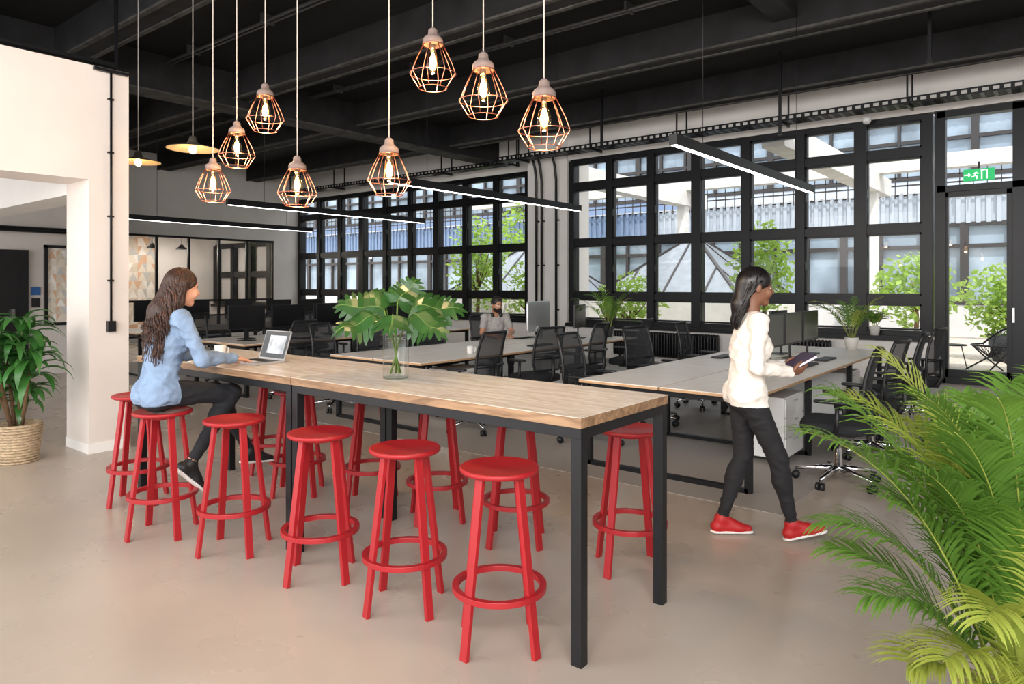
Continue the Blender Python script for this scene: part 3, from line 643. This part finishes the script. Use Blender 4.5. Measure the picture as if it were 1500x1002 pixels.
def sdf_obj(name,prims,h,mats,parent,relab=None,folds=0):
    lo=np.min([bbx(p)[0] for p in prims if not p['neg']],axis=0)-.03; hi=np.max([bbx(p)[1] for p in prims if not p['neg']],axis=0)+.03
    N=np.ceil((hi-lo)/h).astype(int)+1; D=np.full(N,.5,np.float32)
    for p in prims:
        a,c=bbx(p); i0=np.maximum(0,np.floor((a-.04-lo)/h).astype(int)); i1=np.minimum(N,np.ceil((c+.04-lo)/h).astype(int)+1)
        if (i1<=i0).any(): continue
        g=np.stack(np.meshgrid(*[lo[q]+h*np.arange(i0[q],i1[q]) for q in range(3)],indexing='ij'),-1).astype(np.float32)
        d=sd(p,g); sl=tuple(slice(i0[q],i1[q]) for q in range(3)); o=D[sl]
        if p['neg']: D[sl]=np.maximum(o,-d); continue
        k=p['k']; hh=np.clip(.5+.5*(o-d)/k,0,1); D[sl]=o*(1-hh)+d*hh-k*hh*(1-hh)
    ins=D<0
    cs=np.zeros(N-1,np.int8)
    for dx in(0,1):
        for dy in(0,1):
            for dz in(0,1): cs+=ins[dx:N[0]-1+dx,dy:N[1]-1+dy,dz:N[2]-1+dz]
    cell=np.argwhere((cs>0)&(cs<8)); idx=-np.ones(N-1,np.int64); idx[tuple(cell.T)]=np.arange(len(cell))
    acc=np.zeros((len(cell),3)); cnt=np.zeros(len(cell))
    for ax in range(3):
        for u in(0,1):
            for w in(0,1):
                o0=np.zeros(3,int); oth=[q for q in range(3) if q!=ax]; o0[oth[0]]=u; o0[oth[1]]=w; o1=o0.copy(); o1[ax]=1
                d0=D[tuple((cell+o0).T)]; d1=D[tuple((cell+o1).T)]; m_=(d0<0)!=(d1<0)
                t=np.where(m_,d0/np.where(d0==d1,1,(d0-d1)),0); pt=(cell+o0).astype(float); pt[:,ax]+=t
                acc[m_]+=pt[m_]; cnt[m_]+=1
    vs=lo+h*(acc/cnt[:,None]); faces=[]
    for ax in range(3):
        oth=[(ax+1)%3,(ax+2)%3]; s0=[slice(None)]*3;s1=[slice(None)]*3; s0[ax]=slice(0,-1); s1[ax]=slice(1,None)
        A=ins[tuple(s0)];B=ins[tuple(s1)]; e=np.argwhere(A!=B); e=e[(e[:,oth[0]]>0)&(e[:,oth[1]]>0)&(e[:,oth[0]]<N[oth[0]]-1)&(e[:,oth[1]]<N[oth[1]]-1)]
        inside=A[tuple(e.T)]
        def sh(a,c):
            q=e.copy(); q[:,oth[0]]-=a; q[:,oth[1]]-=c; return idx[tuple(q.T)]
        F4=np.stack([sh(1,1),sh(0,1),sh(0,0),sh(1,0)],1); F4[~inside]=F4[~inside][:,::-1]; faces.append(F4)
    faces=np.concatenate(faces); faces=faces[(faces>=0).all(1)]
    cen=vs[faces].mean(1).astype(np.float32); pos=[p for p in prims if not p['neg']]
    dm=np.stack([sd(p,cen) for p in pos],1); lb=np.array([p['lab'] for p in pos])[dm.argmin(1)]
    if relab: lb=relab(cen,lb)
    if folds:
        nr=np.cross(vs[faces[:,2]]-vs[faces[:,0]],vs[faces[:,3]]-vs[faces[:,1]]); vn=np.zeros_like(vs)
        for q in range(4): np.add.at(vn,faces[:,q],nr)
        vn/=np.maximum(np.linalg.norm(vn,axis=1,keepdims=True),1e-12)
        am=np.zeros(len(vs)); am[faces[lb==0].ravel()]=folds; am[faces[lb==1].ravel()]=folds*.6; am[faces[lb>1].ravel()]=0
        for i in np.nonzero(am)[0]:
            p=vs[i]; a=mnoise.noise(V((p[0]*10,p[1]*10,p[2]*17+3))); c_=mnoise.noise(V((p[0]*24+5,p[1]*24,p[2]*34)))
            vs[i]=p+vn[i]*am[i]*((1-2.4*abs(a))*.7+c_*.5-.4)
    me=bpy.data.meshes.new(name); me.from_pydata(vs.tolist(),[],faces.tolist())
    for m_ in mats: me.materials.append(m_)
    me.polygons.foreach_set('material_index',lb.astype(np.int32)); me.polygons.foreach_set('use_smooth',np.ones(len(faces),bool)); me.update()
    return place(me,name,parent=parent)
def head_prims(C,f,l,u,sc=1,beard=False):
    C=V(C); ax=(l,f,u); g=lambda a,b_,c_: C+(l*a+f*b_+u*c_)*sc
    P=[ell(g(0,-.008,.03),(.074*sc,.094*sc,.086*sc),ax,0,.01),ell(g(0,.022,-.035),(.057*sc,.066*sc,.074*sc),ax,0,.03),
       ell(g(0,.066,-.092),(.024*sc,.022*sc,.02*sc),ax,3 if beard else 0,.025),cap(g(0,.084,.012),g(0,.104,-.02),.007*sc,.011*sc,0,.012),
       ell(g(0,.096,-.028),(.017*sc,.011*sc,.009*sc),ax,0,.008),ell(g(0,.083,-.051),(.022*sc,.008*sc,.005*sc),ax,1,.003),ell(g(0,.082,-.060),(.019*sc,.008*sc,.0055*sc),ax,1,.003)]
    for s in(-1,1):
        P+=[ell(g(s*.033,.07,-.03),(.024*sc,.02*sc,.025*sc),ax,0,.02),ell(g(s*.077,-.008,-.008),(.009*sc,.018*sc,.03*sc),ax,0,.006),
            ell(g(s*.031,.077,.003),(.0125*sc,.0065*sc,.0055*sc),ax,2,.001),ell(g(s*.031,.0815,.003),(.0055*sc,.0035*sc,.0058*sc),ax,4,.001),
            cap(g(s*.016,.086,.022),g(s*.047,.074,.022),.0035*sc,.0025*sc,3,.003),cap(g(s*.018,.082,.0105),g(s*.045,.072,.0095),.0038*sc,.003*sc,0,.003)]
    if beard:
        P+=[ell(g(0,.03,-.062),(.061*sc,.066*sc,.052*sc),ax,3,.01),cap(g(-.022,.088,-.042),g(.022,.088,-.042),.005*sc,.005*sc,3,.004)]
    return P
def hand_prims(W,hd,hn,ht,curl=.35,sc=1,spread=.12,thumb=.6):
    W=V(W);hd=V(hd).normalized();hn=V(hn);hn=(hn-hd*hn.dot(hd)).normalized();ht=V(ht);ht=(ht-hd*ht.dot(hd)-hn*ht.dot(hn)).normalized()
    P=[cap(W-hd*.06,W+hd*.01,.026*sc,.024*sc,0,.01,hn,.85),cap(W+hd*.02*sc,W+hd*.075*sc,.032*sc,.040*sc,0,.012,hn,.34)]
    for i,(o,Ls) in enumerate(zip((.030,.010,-.010,-.029),(.074,.082,.077,.060))):
        p=W+(hd*.085+ht*o)*sc; ang=curl*.5; d0=(hd+ht*(o/.03)*spread).normalized(); P.append(cap(W+(hd*.05+ht*o*.8)*sc,p,.0095*sc,.0092*sc,0,.006))
        for j,fr in enumerate((.45,.3,.25)):
            d=d0*math.cos(ang)+hn*math.sin(ang); q=p+d*Ls*fr*sc; r=.0088-.0009*j; P.append(cap(p,q,r*sc,(r-.0008)*sc,0,.003)); p=q; ang+=curl
    p=W+(hd*.025+ht*.026)*sc; d=(hd*.65+ht*thumb+hn*.35).normalized(); q=p+d*.042*sc; P.append(cap(p,q,.014*sc,.0105*sc,0,.008)); d=(hd*.9+ht*thumb*.3+hn*.4).normalized(); P.append(cap(q,q+d*.032*sc,.0102*sc,.0078*sc,0,.003)); return P
def foot_prims(A,td,fu=UP,ls=2,lo=3):
    A=V(A);td=V(td).normalized();fu=V(fu);fu=(fu-td*fu.dot(td)).normalized()
    return [cap(A,A-td*.02-fu*.045,.037,.037,ls,.015),cap(A-td*.03-fu*.05,A+td*.11-fu*.055,.034,.036,ls,.02,fu,.85),cap(A+td*.1-fu*.055,A+td*.165-fu*.06,.036,.027,ls,.02,fu,.8),cap(A,A+td*.09-fu*.04,.034,.03,ls,.02),
            cap(A-td*.032-fu*.079,A+td*.165-fu*.079,.038,.037,lo,.004,fu,.3)]
def body(J,f,style):
    f=V(f).normalized(); l=UP.cross(f); fem=style.get('fem',True); Pv,Ch,N=V(J['pelvis']),V(J['chest']),V(J['neck']); u=(N-Pv).normalized(); ff=(f-u*f.dot(u)).normalized(); ax=(l,ff,u)
    S,Pn=0,1; w=1 if fem else 1.12
    P=[ell(Pv,(.158,.115,.11),(l,f,UP),Pn,.03),cap(Pv+u*.05,Ch-u*.06,.135*w,.136*w,S,.05,ff,.76),ell(Ch,(.155*w,.105*w,.165),ax,S,.04),
       cap(V(J['sl'])-u*.005,V(J['sr'])-u*.005,.05*w,.05*w,S,.05),cap(N-u*.03+l*.03,V(J['sl']),.045,.045,S,.03),cap(N-u*.03-l*.03,V(J['sr']),.045,.045,S,.03)]
    if fem: P+=[ell(Ch+ff*.072+l*s*.07-u*.01,(.06,.052,.06),ax,S,.04) for s in(-1,1)]
    for s,e,wr in(('sl','el','wl'),('sr','er','wr')):
        a,e_,w_=V(J[s]),V(J[e]),V(J[wr]); P.append(cap(a,e_,.053*w,.043*w,S,.03))
        if style.get('short'):
            m_=a.lerp(e_,.62); P[-1]=cap(a,m_,.058,.052,S,.03); P+=[cap(m_,e_,.042,.038,4,.005),cap(e_,w_,.038,.027,4,.02)]
        else: P+=[cap(e_,w_,.045,.034,S,.025),cap(e_.lerp(w_,.93),w_,.036,.037,S,.005)]
    for h,kn,an,td,fu in(('hl','kl','al','tl','ul'),('hr','kr','ar','tr','ur')):
        a,k_,n_=V(J[h]),V(J[kn]),V(J[an]); d=(n_-k_).normalized(); P+=[cap(a,k_,.085,.058,Pn,.04),cap(k_,n_-d*.05,.058,.038,Pn,.02),ell(k_.lerp(n_,.3)-V(J.get(td))*.012,(.052,.052,.1),(l,d.cross(l).normalized(),d),Pn,.03),cap(n_-d*.12,n_,.03,.03,4,.005)]
        P+=foot_prims(n_,J[td],J.get(fu,UP))
    for s in(-1,1): P.append(ell(Pv-f*.045+l*s*.072-UP*.02,(.08,.08,.08),(l,f,UP),Pn,.05))
    return P
def relabel(Pv,f,hz,fl):
    Pn=np.array(Pv,np.float32); fn=np.array(f,np.float32)
    def fn_(c,lb):
        q=(c-Pn)@fn; reg=(c[:,2]>hz)&(q<fl)
        lb=lb.copy(); lb[(lb==1)&reg]=0; lb[(lb==0)&(c[:,2]<hz)]=1; return lb
    return fn_
def cloth(name,c,var=.08,scale=8,rough=.85,bump=.5): return mat(name,c,rough,var=var,scale=scale,bump=bump)
def skinm(name,c): return mat(name,c,.5,var=.05,scale=12)
def strands(name,fn,n,mt,parent,r=.005,k=14):
    b=MB()
    for i in range(n):
        pts=fn(i); b.tube(pts,[r*(1-.75*(j/len(pts))**2) for j in range(len(pts))],mt,5)
    return b.obj(name,parent=parent)
M_lip=mat('lips',s2l(150,78,72),.4); M_eye=mat('eye_white',s2l(205,198,192),.25); M_iris=mat('iris',s2l(35,22,16),.2)
def seated_woman():
    E=empty('seated_woman',(-4.48,2.08,0))
    f=V((.06,1,0)).normalized(); l=UP.cross(f); Pv=V((-4.48,2.05,.885))
    N=V((-4.48,2.13,1.40)); R=-l
    J=dict(pelvis=Pv,chest=V((-4.48,2.10,1.21)),neck=N,sl=N+l*.155-UP*.05,sr=N+R*.155-UP*.05,el=V((-4.69,2.22,1.10)),er=V((-4.25,2.22,1.09)),wl=V((-4.53,2.46,1.075)),wr=V((-4.34,2.47,1.075)),
           hl=Pv+l*.085,hr=Pv+R*.085,kl=V((-4.60,2.49,.83)),kr=V((-4.38,2.49,.84)),al=V((-4.55,2.72,.39)),ar=V((-4.40,2.22,.42)),tl=V((0,1,-.12)),tr=V((.05,.75,-.75)))
    sk=skinm('skin_olive',s2l(205,150,122)); sh=cloth('chambray_shirt',s2l(124,146,174),.14,14); pn=cloth('black_jeans',s2l(22,23,28),.1); so=mat('black_sneaker',s2l(24,24,26),.5); sl=mat('white_sole',s2l(225,222,218),.5)
    hr=mat('brown_hair',s2l(52,30,20),.5,var=.4,scale=18,stretch=(3,3,.5),bump=.6); hr2=mat('brown_hair_highlight',s2l(80,48,32),.45,var=.5,scale=10)
    P=body(J,f,dict(hem=.06)); u=(N-Pv).normalized()
    P+=[cap(N+l*.045+UP*.01,N+f*.055-UP*.025,.016,.014,0,.006),cap(N+R*.045+UP*.01,N+f*.055-UP*.025,.016,.014,0,.006),cap(N+l*.045+UP*.01,N-f*.05+UP*.025,.016,.016,0,.006),cap(N+R*.045+UP*.01,N-f*.05+UP*.025,.016,.016,0,.006)]
    sdf_obj('body',P,.006,[sh,pn,so,sl,sk],E,relabel(Pv,f,.82,.075),.010)
    C=V((-4.475,2.205,1.54)); hf=(f+R*.06-UP*.2).normalized(); hl=UP.cross(hf).normalized(); hu=hf.cross(hl)
    H=head_prims(C,hf,hl,hu,.98); H.append(cap(C-hu*.05-hf*.02,N-UP*.03,.048,.052,0,.02))
    sdf_obj('head',H,.0032,[sk,M_lip,M_eye,hr,M_iris],E)
    g=lambda a,b_,c_: C+hl*a+hf*b_+hu*c_; ax=(hl,hf,hu)
    HR=[ell(g(0,-.018,.035),(.082,.098,.091),ax,0,.01),cap(g(0,-.065,.01),N-f*.085-UP*.02,.068,.068,0,.04,f,.75),cap(N-f*.085-UP*.02,N-f*.115-UP*.2,.078,.045,0,.04,f,.6)]
    for s in(-1,1): HR+=[cap(g(s*.07,-.02,.02),g(s*.072,-.03,-.1),.028,.028,0,.02),cap(g(s*.072,-.03,-.1),N+l*s*.11-f*.07-UP*.1,.03,.026,0,.03)]
    HR+=[ell(g(0,.1,-.045),(.062,.105,.105),ax,0,.01,neg=True)]
    sdf_obj('hair',HR,.005,[hr],E)
    def st(i):
        a=random.uniform(-2.2,2.2); el_=random.uniform(-.1,1.4); p=g(.084*math.sin(a)*math.cos(el_),-.018-.1*math.cos(a)*math.cos(el_),.035+.093*math.sin(el_))
        e=N+hl*(math.sin(a)*.13+random.uniform(-.025,.025))-f*(.10+.05*abs(math.cos(a)))-UP*random.uniform(.1,.34)
        m=g(.1*math.sin(a),-.035-.09*max(.1,math.cos(a)),-.05+random.uniform(-.02,.02)); ph=random.random()*6; out=[]
        for j in range(21):
            t=j/20; q=(p*(1-t)*(1-t)+m*2*t*(1-t)+e*t*t)
            q=q.lerp(p.lerp(m,min(1,t*2.2)) if t<.4545 else m.lerp(e,(t-.4545)/.5455),.75)
            wv=.015*min(1,t*1.5); out.append(q+hl*wv*math.sin(ph+t*20)+f*wv*math.cos(ph+t*20))
        return out
    strands('hair_curls',st,230,hr,E,.006); strands('hair_curls_light',st,110,hr2,E,.0055)
    for nm,W,s in(('hand_left',J['wl'],l),('hand_right',J['wr'],R)):
        sdf_obj(nm,hand_prims(W,(0.0-s.x*.15,1,-.18),(0,-.15,-1),-s,.28,.95),.0025,[sk],E)
    return E
seated_woman()
def walking_woman():
    f=V((.80,.60,0)); l=UP.cross(f); R=-l; C0=V((-1.585,4.30,0)); E=empty('walking_woman',C0)
    Pv=C0+UP*.90; N=C0+f*.03+UP*1.385
    J=dict(pelvis=Pv,chest=C0+f*.015+UP*1.19,neck=N,sl=N+l*.15-UP*.05+f*.01,sr=N+R*.15-UP*.05,el=C0+l*.2+f*.03+UP*1.07,er=C0+R*.2+f*.0+UP*1.07,wl=C0+l*.08+f*.24+UP*1.04,wr=C0+R*.09+f*.23+UP*1.03,
           hl=Pv+l*.08-UP*.03,hr=Pv+R*.08-UP*.03,kl=C0+l*.07-f*.0+UP*.49,kr=C0+R*.075+f*.17+UP*.50,al=C0+l*.06-f*.14+UP*.093,ar=C0+R*.07+f*.25+UP*.105,tl=f,tr=(f+UP*.22),)
    sk=skinm('skin_brown',s2l(124,82,60)); sh=cloth('cream_knit_top',s2l(232,223,213),.05,14); pn=cloth('black_leggings',s2l(26,25,28),.1); so=mat('red_sneaker',s2l(176,26,30),.5); sl=MC['white_sole']; hr=mat('black_hair',s2l(22,18,18),.35,var=.4,scale=18,stretch=(3,3,.5))
    sdf_obj('body',body(J,f,dict(hem=.05)),.006,[sh,pn,so,sl,sk],E,relabel(Pv,f,.825,1),.010)
    C=C0+f*.06+UP*1.545; hf=(f-UP*.12).normalized(); hl=UP.cross(hf).normalized(); hu=hf.cross(hl)
    H=head_prims(C,hf,hl,hu,.98); H.append(cap(C-hu*.05-hf*.02,N-UP*.03,.045,.05,0,.02)); sdf_obj('head',H,.0032,[sk,M_lip,M_eye,hr,M_iris],E)
    g=lambda a,b_,c_: C+hl*a+hf*b_+hu*c_; ax=(hl,hf,hu)
    HR=[ell(g(0,-.015,.036),(.082,.100,.092),ax,0,.01),cap(g(0,-.07,.01),g(0,-.085,-.12),.065,.06,0,.04,f,.8),cap(g(0,-.085,-.12),g(0,-.10,-.25),.055,.02,0,.03),ell(g(0,.1,-.045),(.063,.1,.105),ax,0,.01,neg=True)]
    sdf_obj('hair',HR,.005,[hr],E)
    def st(i):
        a=random.uniform(-2.0,2.0); el_=random.uniform(-.1,1.3); p=g(.084*math.sin(a)*math.cos(el_),-.015-.102*math.cos(a)*math.cos(el_),.036+.094*math.sin(el_)); m=g(.075*math.sin(a),-.06-.06*max(0,math.cos(a)),-.07); e=g(.05*math.sin(a),-.105+random.uniform(-.02,.02),random.uniform(-.28,-.2)); ph=random.random()*6
        return [(p.lerp(m,t/.5) if t<.5 else m.lerp(e,(t-.5)/.5))+hl*.003*math.sin(ph+8*t) for t in[j/10 for j in range(11)]]
    strands('hair_strands',st,120,hr,E,.005)
    sdf_obj('hand_left',hand_prims(J['wl'],f*1-l*.35+UP*.1,-l*.7+UP*.7,UP*.7+l*.1+f*.2,.5,.93),.0025,[sk],E)
    sdf_obj('hand_right',hand_prims(J['wr'],f*1+l*.35+UP*.1,l*.7+UP*.7,UP*.7-l*.1+f*.2,.5,.93),.0025,[sk],E)
    b=MB(); pc_=C0+f*.33+UP*1.085; M_=Matrix.Translation(pc_)@Matrix(((f.x,l.x,0,0),(f.y,l.y,0,0),(0,0,1,0),(0,0,0,1)))@Matrix.Rotation(-.5,4,'Y')
    pb=mat('notebook_cover_plum',s2l(70,48,80),.5); b.box((0,0,0),(.15,.2,.004),pb,M=M_); b.box((0,0,.008),(.145,.195,.012),M_white,M=M_); b.box((0,0,.016),(.15,.2,.004),pb,M=M_); b.obj('notebook',parent=E)
    return E
W_=walking_woman()
def seated_man():
    f=V((.88,-.47,0)).normalized(); l=UP.cross(f); R=-l; C0=V((-7.16,8.47,0)); E=empty('seated_man',C0)
    Pv=C0+UP*.615; N=C0+f*.08+UP*1.10
    J=dict(pelvis=Pv,chest=C0+f*.04+UP*.91,neck=N,sl=N+l*.18-UP*.05,sr=N+R*.18-UP*.05,el=C0+l*.25+f*.17+UP*.82,er=C0+R*.25+f*.17+UP*.82,wl=C0+l*.1+f*.42+UP*.785,wr=C0+R*.12+f*.42+UP*.785,
           hl=Pv+l*.09-UP*.02,hr=Pv+R*.09-UP*.02,kl=C0+l*.12+f*.42+UP*.56,kr=C0+R*.12+f*.42+UP*.56,al=C0+l*.12+f*.44+UP*.095,ar=C0+R*.12+f*.40+UP*.095,tl=f,tr=f)
    sk=skinm('skin_tan',s2l(190,138,110)); sh=cloth('grey_tshirt',s2l(172,168,166),.06,14); pn=cloth('blue_jeans',s2l(46,56,78),.1); so=mat('white_sneaker',s2l(220,218,214),.5); hr=mat('dark_hair',s2l(30,22,18),.5,var=.3,scale=30)
    sdf_obj('body',body(J,f,dict(hem=.02,fem=False,short=True)),.006,[sh,pn,so,MC['white_sole'],sk],E,relabel(Pv,f,.58,.1),.009)
    C=C0+f*.14+UP*1.245; hf=(V((.96,-.28,0))-UP*.15).normalized(); hl=UP.cross(hf).normalized(); hu=hf.cross(hl)
    H=head_prims(C,hf,hl,hu,1,True); H.append(cap(C-hu*.05-hf*.02,N-UP*.03,.055,.058,0,.02)); sdf_obj('head',H,.0035,[sk,M_lip,M_eye,hr,M_iris],E)
    g=lambda a,b_,c_: C+hl*a+hf*b_+hu*c_; ax=(hl,hf,hu)
    sdf_obj('hair',[ell(g(0,-.014,.042),(.082,.1,.09),ax,0,.01),ell(g(0,.03,.11),(.06,.05,.025),ax,0,.02),ell(g(0,.1,-.03),(.075,.1,.1),ax,0,.01,neg=True),ell(g(0,-.02,-.1),(.1,.12,.09),ax,0,.01,neg=True)],.004,[hr],E)
    for nm,W,s in(('hand_left',J['wl'],l),('hand_right',J['wr'],R)): sdf_obj(nm,hand_prims(W,f-s*.15-UP*.08,(0,0,-1),-s,.25,1.02),.003,[sk],E)
    b=MB(); b.tube([N+V((math.cos(a)*.085,math.sin(a)*.085,.0))+UP*.01 for a in[2*pi*i/20 for i in range(17)]],.011,M_blackp,7)
    for s in(-1,1): b.rbox(tuple(N+l*s*.07+f*.07-UP*.01),(.05,.05,.07),M_blackp,.7)
    b.obj('headphones',parent=E); return E
seated_man()
for E in [o for o in bpy.data.objects if o.type=='EMPTY']:
    for c in E.children: c.matrix_parent_inverse=Matrix.Translation(-E.location)
# ------------------------------------------------------------------ light + camera
w=bpy.data.worlds.new('World'); bpy.context.scene.world=w; w.use_nodes=True; n=w.node_tree.nodes; l=w.node_tree.links
bg=n['Background']; sky=n.new('ShaderNodeTexSky'); sky.sky_type='HOSEK_WILKIE'; sky.turbidity=5; sky.sun_direction=(.3,-.4,.85)
mx=n.new('ShaderNodeMix'); mx.data_type='RGBA'; mx.inputs[0].default_value=.75; mx.inputs[7].default_value=(1,1,1,1); l.new(sky.outputs[0],mx.inputs[6]); l.new(mx.outputs[2],bg.inputs[0]); bg.inputs[1].default_value=3.0
S=bpy.data.lights.new('sun','SUN'); S.energy=4.5; S.angle=.02; S.color=(1,.96,.9); so=bpy.data.objects.new('sun',S); bpy.context.scene.collection.objects.link(so)
so.rotation_euler=V((-.3,.42,-.86)).to_track_quat('-Z','Y').to_euler()
def area(loc,to,sx,sy,e,col=(1,.96,.915)):  # unseen area lamp, added as soft fill
    L=bpy.data.lights.new('fill_light','AREA'); L.shape='RECTANGLE'; L.size=sx; L.size_y=sy; L.energy=e; L.color=col; o=bpy.data.objects.new('fill_light',L); bpy.context.scene.collection.objects.link(o)
    o.location=loc; o.rotation_euler=(V(to)-V(loc)).to_track_quat('-Z','Y').to_euler()
area((1.5,-2.4,3.6),(-4,4.8,1.4),5,2.5,430); area((-6,-2.4,3.2),(-6,4,1),4,2,110)  # softboxes added behind the camera to brighten the interior
area((-12.5,1,3.2),(-13,3,1.5),3,2,60)  # added fill lamp in the lobby, no window here
cam=bpy.data.cameras.new('camera'); co=bpy.data.objects.new('camera',cam); bpy.context.scene.collection.objects.link(co)
co.location=(0,0,1.56); co.rotation_euler=(math.pi/2,0,math.radians(38.68)); cam.sensor_width=36; cam.lens=24.72; cam.shift_y=-.056; cam.clip_end=300
sc=bpy.context.scene; sc.camera=co
sc.view_settings.view_transform='Standard'; sc.view_settings.look='None'; sc.view_settings.exposure=.12
